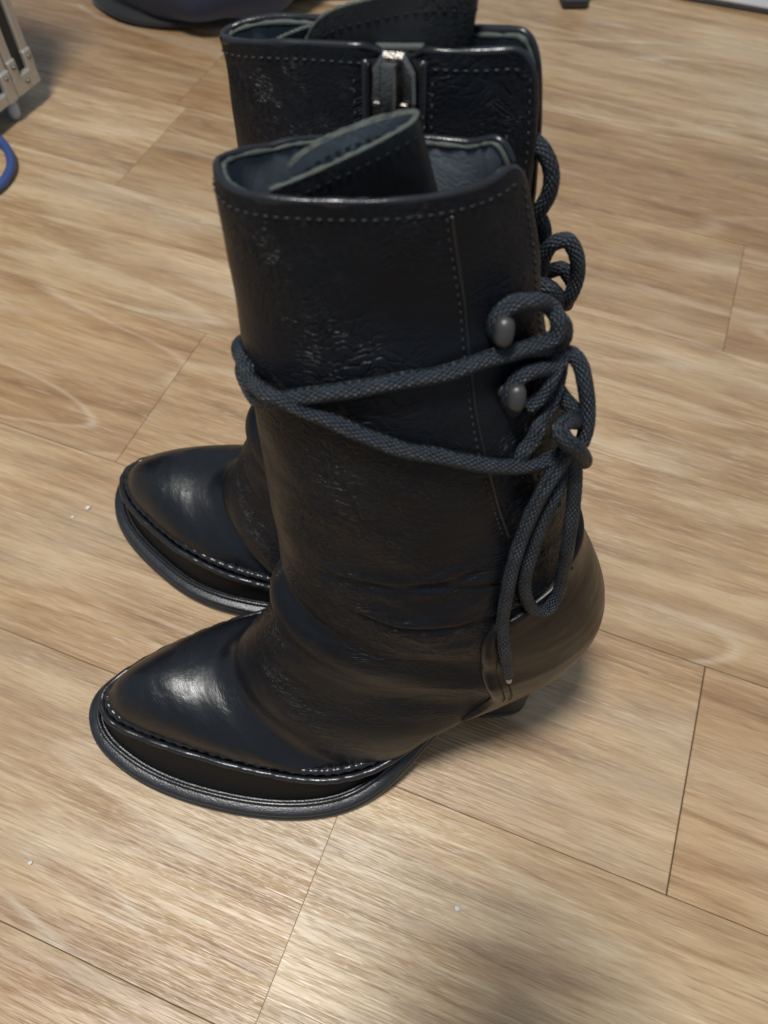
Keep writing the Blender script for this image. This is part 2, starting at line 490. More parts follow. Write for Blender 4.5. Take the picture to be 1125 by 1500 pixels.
MED = dict(ridge=[(-.010, 0), (.004, .030), (.034, .066), (.112, .118), (.249, .186), (.42, .250), (.57, .295), (.70, .322), (.80, .335), (.90, .338), (1.03, .332), (1.11, .315), (1.2, .290), (1.262, .270)],
           sole=[(-.104, 0), (-.084, .07), (-.04, .125), (.03, .172), (.12, .222), (.25, .280), (.38, .326), (.52, .365), (.657, .392), (.767, .408), (.877, .42), (.99, .40), (1.106, .365), (1.2, .32), (1.3, .275), (1.42, .23), (1.58, .21), (1.75, .20), (1.86, .14)])

MEDF = dict(ridge=[(-.010, 0), (.003, .038), (.030, .084), (.105, .152), (.2, .205), (.295, .248), (.424, .299), (.55, .327), (.648, .343), (.83, .346), (1.0, .332), (1.11, .312), (1.2, .287), (1.262, .267)],
            sole=[(-.085, 0), (-.068, .07), (-.035, .135), (.062, .230), (.17, .295), (.291, .350), (.40, .395), (.508, .425), (.60, .436), (.684, .438), (.80, .430), (.90, .415), (1.0, .392), (1.106, .355), (1.2, .31), (1.3, .27), (1.42, .23), (1.58, .21), (1.75, .20), (1.86, .14)])
def ridge_z(u):
    return pchip(u, [-.1, .1, .5, 1.0, 1.15, 1.3], [.215, .215, .22, .22, .235, .29])
def sole_z(u):
    return pchip(u, [-.12, 0, .25, .95, 1.1, 1.2, 1.3, 1.42, 1.55, 1.7, 1.92], [.035, .018, .0, .0, .025, .075, .155, .27, .40, .50, .555])

class Upper:
    """the boot's leather body as a surface P(t, phi); t runs rim -> toe, phi front -> near side -> back -> far side"""
    def __init__(s, shaft, near, far, lean, dvs, seed):
        st = np.array(shaft + FOOT, float)
        rn = np.array(near['ridge']); rf = np.array(far['ridge'])
        for r in st:
            if r[6] == 0:
                q = np.linspace(0, 1, 200)
                uu = r[0] + (r[2] - r[0]) * q; zz = r[1] + (r[3] - r[1]) * q
                k = np.argmin(np.abs(zz - (ridge_z(uu) - .012)))
                r[6] = q[k]
                r[4] = np.interp(uu[k], rn[:, 0], -rn[:, 1] * np.sign(-rn[5, 1])) ; r[5] = np.interp(uu[k], rf[:, 0], np.abs(rf[:, 1]))
                r[4] = np.interp(uu[k], rn[:, 0], np.abs(rn[:, 1]))
                r[4] = max(.02, r[4] - .026); r[5] = max(.02, r[5] - .026)
        s.st = st
        d = [0]
        for a, b in zip(st[:-1], st[1:]):
            d.append(d[-1] + .5 * (math.hypot(*(a[:2] - b[:2])) + math.hypot(*(a[2:4] - b[2:4]))))
        s.k = np.array(d); s.tmax = d[-1]
        s.lean, s.dvs, s.seed = lean, dvs, seed
    def par(s, t):
        return [pchip(t, s.k, s.st[:, i]) for i in range(8)]
    def raw(s, t, ph):
        Au, Az, Bu, Bz, wn, wf, sR, p = s.par(t)
        c, sn = np.cos(ph), np.sin(ph)
        ac = np.abs(c) ** p; as_ = np.abs(sn) ** p
        q = np.where(c >= 0, sR * (1 - ac), sR + (1 - sR) * ac)
        v = np.where(sn >= 0, -wn, wf) * as_
        u = Au + (Bu - Au) * q; z = Az + (Bz - Az) * q
        v = v + s.lean * np.maximum(0, z - .85) + s.dvs * np.clip((z - 1.2) / 1.1, 0, 1)
        return np.stack([u, v, z], -1)
    def disp(s, t, ph):
        """folds and dents, outward positive"""
        P = s.raw(t, ph); u, v, z = P[..., 0], P[..., 1], P[..., 2]
        o = .012 * vnoise(u * 3.1 + s.seed, z * 3.3, v * 2.0) + .006 * vnoise(u * 7 + s.seed, z * 9, v * 5)
        # ankle creases: valley with a roll under it, deepest at the front
        side = np.cos(ph)
        a = np.clip(.5 + .5 * side, 0, 1) ** 1.2
        tc = s.k[6] + .02 + .10 * (1 - side)
        x = t - tc
        o = o - .024 * a * np.exp(-(x / .055) ** 2) + .026 * a * np.exp(-((x - .125) / .080) ** 2)
        x2 = t - (tc + .30 - .05 * np.sin(ph * 2 + 1))
        o = o - .010 * a * np.exp(-(x2 / .06) ** 2) + .006 * a * np.exp(-((x2 - .10) / .08) ** 2)
        # break line across the vamp
        tv = s.k[14] - .13 * np.sin(ph)
        b = np.clip(side + .15, 0, 1)
        o = o - .006 * b * np.exp(-((t - tv) / .08) ** 2) + .006 * b * np.exp(-((t - tv + .12) / .08) ** 2)
        # finer horizontal wrinkles round the ankle
        wr = np.exp(-((z - 1.25) / .38) ** 2) * np.clip((u - .75) * 3, 0, 1)
        o = o + .0030 * wr * vnoise(u * 6 + s.seed, z * 30 + 2 * vnoise(u * 4, z * 4), v * 4) + .0020 * wr * vnoise(u * 12 + s.seed, z * 62, v * 8)
        # single creases across the ankle, broken along their length
        for i in range(9):
            zi = 1.02 + .085 * i + .10 * (u - .8) * (-1) ** i
            ln = np.clip(vnoise(u * 2.6 + 5.3 * i + s.seed, i * 1.7, v * 1.5) * 2.2, 0, 1) * np.clip((u - .84) * 6, 0, 1) * np.clip((1.75 - u) * 6, 0, 1)
            x = z - zi - .030 * vnoise(u * 5 + i, 2.3 * i, v * 3)
            o = o + ln * (-.0075 * np.exp(-(x / .013) ** 2) + .0045 * np.exp(-((x - .026) / .018) ** 2))
        f = np.clip((t - s.k[15]) / .2, 0, 1)
        return o * (1 - .85 * f)
    def P(s, t, ph, off=0.0):
        t, ph = np.broadcast_arrays(np.asarray(t, float), np.asarray(ph, float))
        e = 1e-3
        p = s.raw(t, ph)
        a = s.raw(np.minimum(t + e, s.tmax), ph) - s.raw(np.maximum(t - e, 0), ph)
        b = s.raw(t, ph + e) - s.raw(t, ph - e)
        n = np.cross(a, b)
        n /= np.linalg.norm(n, axis=-1)[..., None] + 1e-12
        return p + n * (s.disp(t, ph) + off)[..., None]
    def N(s, t, ph):
        e = 2e-3
        n = np.cross(s.P(t + e, ph) - s.P(t - e, ph), s.P(t, ph + e) - s.P(t, ph - e))
        return n / (np.linalg.norm(n, axis=-1)[..., None] + 1e-12)
UP_NEAR = Upper(SHAFT_NEAR, LAT, MED, .18, 0.0, 3.0)
UP_FAR = Upper(SHAFT_FAR, MEDF, LAT, 0.0, 0.0, 11.0)
NEAR = ((-1.13, .98), R(7.5))
FAR = ((-1.26, 2.08), R(-16.5))
#GEO-END

def stitches(mb, pts, nrm, pitch=.021, ln=.0140, r=.0022, lift=.0012, skew=None):
    """separate thread stitches along a line of points lying on a surface"""
    pts = np.asarray(pts); nrm = np.asarray(nrm)
    s = np.concatenate([[0], np.cumsum(np.linalg.norm(np.diff(pts, axis=0), axis=1))])
    for a in np.arange(0, s[-1] - ln, pitch):
        q = np.array([np.array([np.interp(x, s, pts[:, k]) for k in range(3)]) for x in (a, a + ln / 2, a + ln)])
        n = np.array([np.interp(a + ln / 2, s, nrm[:, k]) for k in range(3)])
        n /= np.linalg.norm(n) + 1e-9
        d = q[2] - q[0]; d /= np.linalg.norm(d) + 1e-9
        b = np.cross(n, d)
        if skew: d = d * math.cos(skew) + b * math.sin(skew); b = np.cross(n, d)
        m = q[1] + n * lift
        h = ln / 2
        V = [m - d * h - n * r, m + d * h - n * r, m - d * h * .6 + b * r, m + d * h * .6 + b * r, m - d * h * .6 - b * r, m + d * h * .6 - b * r,
             m - d * h * .6 + n * r, m + d * h * .6 + n * r]
        mb.add(V, [(0, 6, 2), (0, 4, 6), (1, 3, 7), (1, 7, 5), (2, 6, 7, 3), (6, 4, 5, 7), (0, 2, 3, 1), (0, 1, 5, 4)])

def resample(P, n):
    P = np.asarray(P, float)
    s = np.concatenate([[0], np.cumsum(np.linalg.norm(np.diff(P, axis=0), axis=1))])
    x = np.linspace(0, s[-1], n)
    return np.stack([np.interp(x, s, P[:, k]) for k in range(P.shape[1])], 1)

def outline(near, far, key, n=260):
    """closed-at-the-toe open curve: near rear end -> toe -> far rear end, smooth"""
    L = [(u, v) for u, v in near[key]][::-1]
    Rr = [(u, v) for u, v in far[key]][1:]
    sgn = lambda q, w_: [(u, w_ * abs(v)) for u, v in q]
    P = np.array(sgn(L, -1) + sgn(Rr, 1))
    Q = resample(catmull(P, .01), n)
    for _ in range(6):                          # ease the corners out
        Q[1:-1] = .25 * Q[:-2] + .5 * Q[1:-1] + .25 * Q[2:]
    k = n // 24
    W = Q.copy()
    for i in range(k, n - k): W[i] = Q[i - k // 2:i + k // 2 + 1].mean(0)
    return resample(W, n)

def normals2(P):
    T = np.gradient(P, axis=0); T /= np.linalg.norm(T, axis=1)[:, None]
    return np.stack([-T[:, 1], T[:, 0]], 1)

def build_boot(cfg):
    UP, near, far = cfg['up'], cfg['near'], cfg['far']
    (x0, y0), yaw = cfg['place']
    root = empty("ankle_boot", (x0 * S, y0 * S, 0), yaw)
    tag(root, cfg['label'], "boot", "pair of black leather heeled boots")
    K = UP.k
    def gap(t): return pchip(t, [0, K[2], K[4], K[5], K[6], UP.tmax], [cfg['gap'], cfg['gap'] * .9, .16, .09, 0, 0])
    zphi = cfg.get('zip_phi')
    def rim_t(ph):
        d = (np.pi - cfg['gap'] - np.abs(ph)) * .33
        rc = cfg['corner']
        x = np.clip(rc - d, 0, rc)
        t0 = rc - np.sqrt(rc * rc - x * x) + .004
        t0 = t0 + .006 * np.sin(ph * 3 + 1) + .004 + cfg.get('far_drop', 0) * np.clip(-np.sin(ph) * 1.3, 0, 1) * (.7 + .3 * np.clip(.5 - np.cos(ph), 0, 1))
        if zphi is not None:
            t0 = t0 + .018 * np.exp(-np.abs((ph - zphi) / .13) ** 4)
        return t0
    def groove(t, ph):
        if zphi is None: return 0 * (t + ph)
        return -.030 * np.exp(-((ph - zphi) / .16) ** 4) * (t < K[9])
    # leather body
    nt, nph = 460, 240
    s_ = np.linspace(0, 1, nt)
    w_ = np.linspace(-1, 1, nph)
    def body(off, tmax, nt, nph):
        s_ = np.linspace(0, 1, nt); w_ = np.linspace(-1, 1, nph)
        ph0 = w_ * (np.pi - cfg['gap'])
        t0 = rim_t(ph0)
        t = t0[None] + (tmax - t0[None]) * s_[:, None]
        ph = w_[None] * (np.pi - gap(t))
        Pm = UP.P(t, ph, groove(t, ph) + off)
        uv = np.stack([np.broadcast_to(ph * .42, t.shape), -t], -1)
        return t, ph, Pm, uv
    t, ph, Pm, uv = body(0, UP.tmax, nt, nph)
    F = [f[::-1] for f in grid_faces(nt, nph)]
    F = F + [tuple((nt - 1) * nph + j for j in range(nph))[::-1]]
    mesh_obj("leather_upper", Pm.reshape(-1, 3), F, M_LEATHER, root, uv.reshape(-1, 2))
    # lining
    tL = K[4]
    tl, pl, Pl, uvl = body(-.024, tL, 90, 160)
    F = grid_faces(90, 160)
    mesh_obj("lining", Pl.reshape(-1, 3), F, M_LINING, root, uvl.reshape(-1, 2))
    # strip behind the laced gap
    tb = np.linspace(.30, K[6], 60); wb = np.linspace(-.75, .75, 30)
    TT, PP = np.meshgrid(tb, np.pi + wb, indexing='ij')
    Gb = UP.P(TT, PP, -.050)
    mesh_obj("back_gusset", Gb.reshape(-1, 3), [f[::-1] for f in grid_faces(60, 30)], M_LEATHER, root, np.stack([PP * .42, -TT], -1).reshape(-1, 2))
    # rim edge: up one flap edge, round the rim, down the other
    tt = np.linspace(K[4], rim_t(np.pi - cfg['gap']), 70)
    ww = np.linspace(1, -1, 300)
    te = np.concatenate([tt[:-1], rim_t(ww * (np.pi - cfg['gap'])), tt[::-1][1:]])
    we = np.concatenate([np.ones(69), ww, -np.ones(69)])
    pe = we * (np.pi - gap(te))
    E1 = UP.P(te, pe, groove(te, pe) - .009)
    V, F = tube_geo(E1, .0092 * (1 + .22 * vnoise(np.arange(len(E1)) * .11, 2.2, cfg['seed'])), 10)
    mesh_obj("rim_binding", V, F, M_BIND, root)
    E2 = UP.P(te + .003, pe, groove(te, pe) - .022)
    V, F = tube_geo(E2, .0056 * (1 + .4 * vnoise(np.arange(len(E2)) * .33, 7.2, cfg['seed'])), 8)
    mesh_obj("lining_edge", V, F, M_EDGE, root)
    # stitching along rim and flap edges
    mb = MB()
    ws = np.linspace(.93, -.93, 400)
    ps = ws * (np.pi - cfg['gap'])
    ts = rim_t(ps) + .028
    k_ = np.abs(ws)
    if zphi is not None:
        keep = np.abs(ps - zphi) > .16
        for sel in (ps > zphi + .16, ps < zphi - .16):
            stitches(mb, UP.P(ts[sel], ps[sel], groove(ts[sel], ps[sel])), UP.N(ts[sel], ps[sel]))
        for sg in (-1, 1):
            tz = np.linspace(.06, K[5], 160); pz = np.full_like(tz, zphi + sg * .215)
            stitches(mb, UP.P(tz, pz, groove(tz, pz)), UP.N(tz, pz))
    else:
        stitches(mb, UP.P(ts, ps), UP.N(ts, ps))
    for sg in (1, -1):
        tz = np.linspace(.06, K[4], 200)
        pz = sg * (np.pi - gap(tz) - .085)
        stitches(mb, UP.P(tz, pz), UP.N(tz, pz))
    if cfg.get('seam'):
        sm = np.array(cfg['seam'])
        tq = np.linspace(sm[0, 0], sm[-1, 0], 260); pq = pchip(tq, sm[:, 0], sm[:, 1])
        V, F = tube_geo(UP.P(tq, pq + .035, .0004), .0042, 8)
        mesh_obj("seam_edge", V, F, M_BIND, root)
        stitches(mb, UP.P(tq, pq), UP.N(tq, pq), r=.0024)
        stitches(mb, UP.P(tq, -pq), UP.N(tq, -pq), r=.0022)
    tag(mb.build("stitching", cfg.get('thread', M_THREAD2), root, smooth=True), kind='stuff')
    # heel counter: a second layer of leather over the back of the foot
    ce = np.array(cfg['counter'])               # (t, phi of its front edge)
    tc = np.linspace(ce[0, 0], ce[-1, 0], 90)
    pc = pchip(tc, ce[:, 0], ce[:, 1])
    wq = np.linspace(-1, 1, 120)
    TT = np.repeat(tc[:, None], 120, 1)
    PH = np.pi + wq[None] * (np.pi - pc[:, None])
    base = UP.raw(TT, PH)
    dsp = UP.disp(TT, PH)
    e = 1e-3
    nn = np.cross(UP.raw(TT + e, PH) - UP.raw(TT - e, PH), UP.raw(TT, PH + e) - UP.raw(TT, PH - e))
    nn /= np.linalg.norm(nn, axis=-1)[..., None] + 1e-12
    edge = np.minimum(np.minimum(1 - np.abs(wq)[None], (tc - tc[0])[:, None] * 2.0), (tc[-1] - tc)[:, None] * .35)
    lift = .006 + .011 * np.clip(edge / .03, 0, 1) ** .5
    base = base + nn * (dsp * (1 - .65 * np.clip(edge / .12, 0, 1)))[..., None]
    Cn = base + nn * lift[..., None]
    uvc = np.stack([PH * .42, -TT], -1)
    nV = Cn.reshape(-1, 3)
    inner = (base - nn * .004).reshape(-1, 3)
    Vc = np.vstack([nV, inner])
    ring = list(range(0, 120)) + [i * 120 + 119 for i in range(1, 90)] + [89 * 120 + j for j in range(118, -1, -1)] + [i * 120 for i in range(88, 0, -1)]
    Fc = [f[::-1] for f in grid_faces(90, 120)]
    for a, b in zip(ring, ring[1:] + ring[:1]):
        Fc.append((a, b, b + 90 * 120, a + 90 * 120))
    mesh_obj("heel_counter", Vc, Fc, M_SMOOTH, root, np.vstack([uvc.reshape(-1, 2)] * 2))
    mb = MB()
    for o_ in (.032, .050):
        pq = pc + o_ / .33
        Pq = UP.P(tc, pq); Nq = UP.N(tc, pq)
        stitches(mb, Pq[4:-22] + Nq[4:-22] * .0170, Nq[4:-22], r=.0020)
    tag(mb.build("stitching", M_THREAD, root, smooth=True), kind='stuff')
    # raised moccasin seam round the vamp
    ro = outline(near, far, 'ridge', 300)
    rn = normals2(ro)
    if (rn[150] @ np.array([-1, 0])) < 0: rn = -rn
    zr = ridge_z(ro[:, 0])
    wob = np.array([vnoise(i * .35, 3.1, cfg['seed']) for i in range(300)]) * .0018
    zr = zr + .006
    RP = np.column_stack([ro + rn * (wob[:, None] - .002), zr + wob])
    V, F = tube_geo(RP, .0145 + wob * .4, 12)
    mesh_obj("apron_seam", V, F, M_BIND, root)
    # inner gathered row beside the seam
    RI = np.column_stack([ro - rn * .033, zr + .020])
    V, F = tube_geo(RI, .0165 + .0022 * np.sin(np.arange(300) * 1.25) + .0012 * np.sin(np.arange(300) * .37), 8)
    mesh_obj("apron_welt", V, F, M_BIND, root)
    mb = MB()
    stitches(mb, RI + np.column_stack([-rn * .004, np.full(300, .0165)]), np.column_stack([-rn * .4, np.ones(300)]), pitch=.027, ln=.018, r=.0030, lift=.0004, skew=.3)
    tag(mb.build("stitching", M_THREAD2, root, smooth=True), kind='stuff')
    # side wall between seam and sole
    so = outline(near, far, 'sole', 420)
    sn = normals2(so)
    if (sn[210] @ np.array([-1, 0])) < 0: sn = -sn
    sz = sole_z(so[:, 0])
    # the part of the sole curve below the seam
    m = np.where(so[:, 0] < 1.33)[0]
    sub_ = resample(np.column_stack([so[m] - sn[m] * .066, sz[m] + .078]), 300)
    A = np.column_stack([ro - rn * .004, zr - .012])
    rows = []
    for q in np.linspace(0, 1, 9):
        Pq = A * (1 - q) + sub_ * q
        Pq[:, :2] += rn * (-.006 * math.sin(q * math.pi) - .012 * (1 - abs(2 * q - 1)) * 0)
        rows.append(Pq)
    G = np.array(rows)
    mesh_obj("side_wall", G.reshape(-1, 3), grid_faces(9, 300), M_RAND, root)
    # welt and outsole: bands swept round the sole outline
    def band(name, prof, mat):
        rows = [np.column_stack([so + sn * o_, sz + z_]) for o_, z_ in prof]
        n = len(so)
        V = np.array(rows).reshape(-1, 3)
        F = grid_faces(len(prof), n)
        top = (len(prof) - 1) * n
        for b_ in (0, top):                     # close top and bottom across the foot
            for i in range(n // 2 - 1):
                f = (b_ + i, b_ + i + 1, b_ + n - 2 - i, b_ + n - 1 - i)
                F.append(f if b_ else f[::-1])
        for k in range(len(prof) - 1):          # rear end
            F.append((k * n, (k + 1) * n, (k + 1) * n + n - 1, k * n + n - 1))
        return mesh_obj(name, V, [f[::-1] for f in F], mat, root)
    band("outsole", [(-.012, .001), (-.003, .004), (0, .012), (0, .030), (-.004, .038), (-.012, .041)], M_SOLE)
    band("welt", [(-.016, .042), (-.009, .044), (-.006, .050), (-.008, .064), (-.016, .070), (-.055, .073)], M_WELT)
    V, F = tube_geo(np.column_stack([so - sn * .050, sz + .079])[60:-60], .0105, 8)
    mesh_obj("welt_bead", V, F, M_BIND, root)
    # heel
    def heel_ring(uc, du, hv, z, slant=0):
        a = np.linspace(0, 2 * np.pi, 40, endpoint=False)
        cx_ = np.sign(np.cos(a)) * np.abs(np.cos(a)) ** .6
        cx_ = np.where(cx_ < -.55, -.55, cx_)
        return np.column_stack([uc + du * cx_, hv * np.sign(np.sin(a)) * np.abs(np.sin(a)) ** .5, z + slant * cx_])
    hz = np.linspace(0, 1, 14)
    rows = []
    for q in hz:
        back = pchip(q, [0, .4, .75, 1], [1.780, 1.785, 1.82, 1.875])
        front = pchip(q, [0, .4, .8, 1], [1.565, 1.545, 1.50, 1.44])
        hv = pchip(q, [0, .5, 1], [.182, .184, .21])
        du = (back - front) / 1.55
        rows.append(heel_ring(back - du, du, hv, .045 + q * (.50 - .045), .05 * q))
    G = np.array(rows)
    mesh_obj("heel", G.reshape(-1, 3), grid_faces(14, 40, True) + [tuple(range(39, -1, -1)), tuple(13 * 40 + j for j in range(40))], M_HEEL, root)
    du = (1.782 - 1.562) / 1.55
    rows = [heel_ring(1.782 - du, du, .184, z) for z in (.001, .020, .042)]
    rows[0] = heel_ring(1.782 - du, du * .98, .180, .0005)
    G = np.array(rows)
    mesh_obj("heel_tip", G.reshape(-1, 3), grid_faces(3, 40, True) + [tuple(range(39, -1, -1)), tuple(80 + j for j in range(40))], M_SOLE, root)
    # tongue: a curled strip of leather standing in the opening
    for tg in cfg['tongue']:
        c = np.array(tg['plan'])                # u, v, z of its top edge
        P = resample(catmull(c, .01), 120)
        for _ in range(14): P[1:-1] = .25 * P[:-2] + .5 * P[1:-1] + .25 * P[2:]
        P = resample(P, 120)
        for _ in range(15): P[1:-1] = .25 * P[:-2] + .5 * P[1:-1] + .25 * P[2:]
        zb = tg['bottom']
        nz = 40
        Tn = np.gradient(P[:, :2], axis=0); Tn /= np.linalg.norm(Tn, axis=1)[:, None]
        for _ in range(12): Tn[1:-1] = .25 * Tn[:-2] + .5 * Tn[1:-1] + .25 * Tn[2:]
        nr = np.column_stack([Tn[:, 1], -Tn[:, 0], 0 * P[:, 0]])
        dn = np.array(tg.get('dir', (0, 0, -1)), float)
        L = tg.get('len', .5)
        def sheet(off):
            rows = []
            for k in range(nz):
                q = k / (nz - 1)
                Q = P + nr * off + dn * (L * q)
                Q = Q + nr * (.008 * vnoise(P[:, :1] * 9, q * 4 + 0 * P[:, :1], cfg['seed']))
                rows.append(Q)
            return np.array(rows)
        uvt = np.stack(np.broadcast_arrays(np.linspace(0, 1.1, 120)[None], -np.linspace(0, L, nz)[:, None]), -1).reshape(-1, 2) + 3.3
        h = tg.get('th', .016)
        fo = grid_faces(nz, 120)
        mesh_obj("tongue", sheet(h / 2).reshape(-1, 3), [f[::-1] for f in fo], M_TONGUE_LIT, root, uvt)
        mesh_obj("tongue_lining", sheet(-h / 2).reshape(-1, 3), fo, M_LINING, root, uvt)
        V, F = tube_geo(sheet(h * .20)[0],   .0040 * (1 + .5 * vnoise(np.arange(120) * .5, 1.2, 3.0)), 8)
        mesh_obj("tongue_edge", V, F, M_EDGE, root)
        V, F = tube_geo(sheet(-h * .20)[0] - [0, 0, .002],   .0040 * (1 + .5 * vnoise(np.arange(120) * .5, 4.2, 3.0)), 8)
        mesh_obj("tongue_edge", V, F, M_EDGE, root)
        mb = MB()
        sh = sheet(h / 2 + .001); shl = sheet(-h / 2 - .001)
        row = max(1, int(.04 / L * (nz - 1)))
        stitches(mb, sh[row], nr, r=.0021, lift=-.0008)
        stitches(mb, shl[row], -nr, r=.0021, lift=-.0008)
        tag(mb.build("stitching", M_THREAD, root, smooth=True), kind='stuff')
    # lace hooks
    for (hp, hn, hd) in cfg['hooks']:
        hp, hn, hd = [np.array(a, float) for a in (hp, hn, hd)]
        hn /= np.linalg.norm(hn); hd = hd - hn * (hd @ hn); hd /= np.linalg.norm(hd)
        mb = MB()
        Pq = catmull([hp - hn * .02, hp + hn * .02, hp + hn * .042], .004)
        mb.tube(Pq, .011, 12)
        mb.tube([hp - hn * .004, hp + hn * .004, hp + hn * .008], [.018, .018, .014], 18)
        Pq = np.array([hp + hn * .046 + hd * x for x in np.linspace(-.031, .031, 15)])
        rr = .0220 * np.sqrt(np.clip(1 - (np.linspace(-1, 1, 15) * .99) ** 4, .02, 1))
        Pq = Pq - hn * (.006 * np.linspace(-1, 1, 15)[:, None] ** 2)
        mb.tube(Pq, rr, 14)
        mb.build("lace_hook", M_METAL, root, smooth=True)
    # laces
    for lc in cfg['laces']:
        P = catmull(lc['pts'], .0042)
        V, F = tube_geo(P, lc.get('r', .0184), 30, True, True)
        lo = mesh_obj("lace", V, F, M_LACE, root, tube_uv(P, 30))
        if lc.get('aglet'):
            a, b = np.array(lc['pts'][-1]), np.array(lc['pts'][-2])
            d = (a - b) / np.linalg.norm(a - b)
            mb = MB()
            mb.tube([a - d * .012, a + d * .005, a + d * .020, a + d * .040], [.0165, .0150, .0115, .0100], 12)
            mb.build("aglet", M_CLEAR, lo, smooth=True)
    if zphi is not None: build_zip(root, UP, zphi, rim_t, groove)
    return root

def build_zip(root, UP, zphi, rim_t, groove):
    K = UP.k
    z0 = float(rim_t(np.array([zphi]))[0])
    tz = np.linspace(z0 + .0, K[5], 120)
    zz = MB()
    # tape strip lying in the groove
    wq = np.linspace(-.17, .17, 9)
    TT, PP = np.meshgrid(tz, zphi + wq, indexing='ij')
    G = UP.P(TT, PP, groove(TT, PP) + .004)
    tape = mesh_obj("zip_tape", G.reshape(-1, 3), [f[::-1] for f in grid_faces(120, 9)], M_TAPE, root)
    # folded leather edges beside it
    for sg in (-1, 1):
        pz = np.full_like(tz, zphi + sg * .155)
        Pz = UP.P(tz, pz, groove(tz, pz) + .006)
        V, F = tube_geo(Pz, .0105, 8)
        mesh_obj("zip_edge", V, F, M_BIND, root)
    # teeth
    mb = MB()
    for i, t in enumerate(np.arange(z0 + .02, K[5], .017)):
        sg = 1 if i % 2 else -1
        P0 = UP.P(t, zphi + sg * .012, float(groove(np.array(t), np.array(zphi))) + .009)
        n = UP.N(t, zphi); d = UP.P(t + .01, zphi) - UP.P(t - .01, zphi); d /= np.linalg.norm(d); b = np.cross(n, d)
        mb.box(P0, b * .013, d * .005, n * .006, .002)
    tag(mb.build("zip_teeth", M_ZIP, root), kind='stuff')
    # slider with pull tab hanging over it
    t = z0 + .062
    n = UP.N(t, zphi); d = UP.P(t + .03, zphi) - UP.P(t - .03, zphi); d /= np.linalg.norm(d)
    b = np.cross(n, d)
    O = UP.P(t, zphi, -.005)
    mb = MB()
    # shield-shaped body: bevelled prism
    prof = [(-.030, -.085), (.030, -.085), (.062, -.050), (.066, .010), (.048, .050), (.040, .085), (-.040, .085), (-.048, .050), (-.066, .010), (-.062, -.050)]
    for (z1, s1, z2, s2) in ((0, 1, .020, 1), (.020, 1, .027, .88)):
        A = [O + b * x * s1 * .76 + d * y * s1 + n * z1 for x, y in prof]; B_ = [O + b * x * s2 * .76 + d * y * s2 + n * z2 for x, y in prof]
        k = len(prof)
        mb.add(A + B_, [(i, (i + 1) % k, k + (i + 1) % k, k + i) for i in range(k)] + [tuple(range(k, 2 * k))])
    for sg in (-1, 1):
        mb.box(O + b * sg * .030 + d * .012 + n * .034, b * .010, d * .007, n * .010, .004)
    sl = mb.build("zip_slider", M_ZIP, root)
    # bridge and pull
    mb = MB()
    mb.tube(catmull([O - d * .062 + n * .02, O - d * .055 + n * .044, O - d * .02 + n * .05, O + d * .035 + n * .046, O + d * .045 + n * .024], .004), .012, 10)
    mb.build("bridge", M_ZIP, sl, smooth=True)
    mb = MB()
    pr = [(-.016, -.070), (.016, -.070), (.018, -.03), (.017, .06), (.013, .105), (-.013, .105), (-.017, .06), (-.018, -.03)]
    A = [O + b * x + d * y + n * .046 for x, y in pr]; B_ = [O + b * x + d * y + n * .060 for x, y in pr]
    C_ = [O + b * x * .75 + d * (y * .95) + n * .067 for x, y in pr]
    k = len(pr)
    mb.add(A + B_ + C_, [(i, (i + 1) % k, k + (i + 1) % k, k + i) for i in range(k)] + [(k + i, k + (i + 1) % k, 2 * k + (i + 1) % k, 2 * k + i) for i in range(k)] + [tuple(range(2 * k, 3 * k)), tuple(range(k - 1, -1, -1))])
    mb.build("pull_tab", M_ZIP, sl)
    # leather tab behind the slider
    mb = MB()
    mb.tube([UP.P(z0 - .015 + 0 * x, zphi + x, -.042) for x in np.linspace(-.13, .13, 12)], .010, 8)
    mb.build("zip_stop", M_EDGE, root, smooth=True)

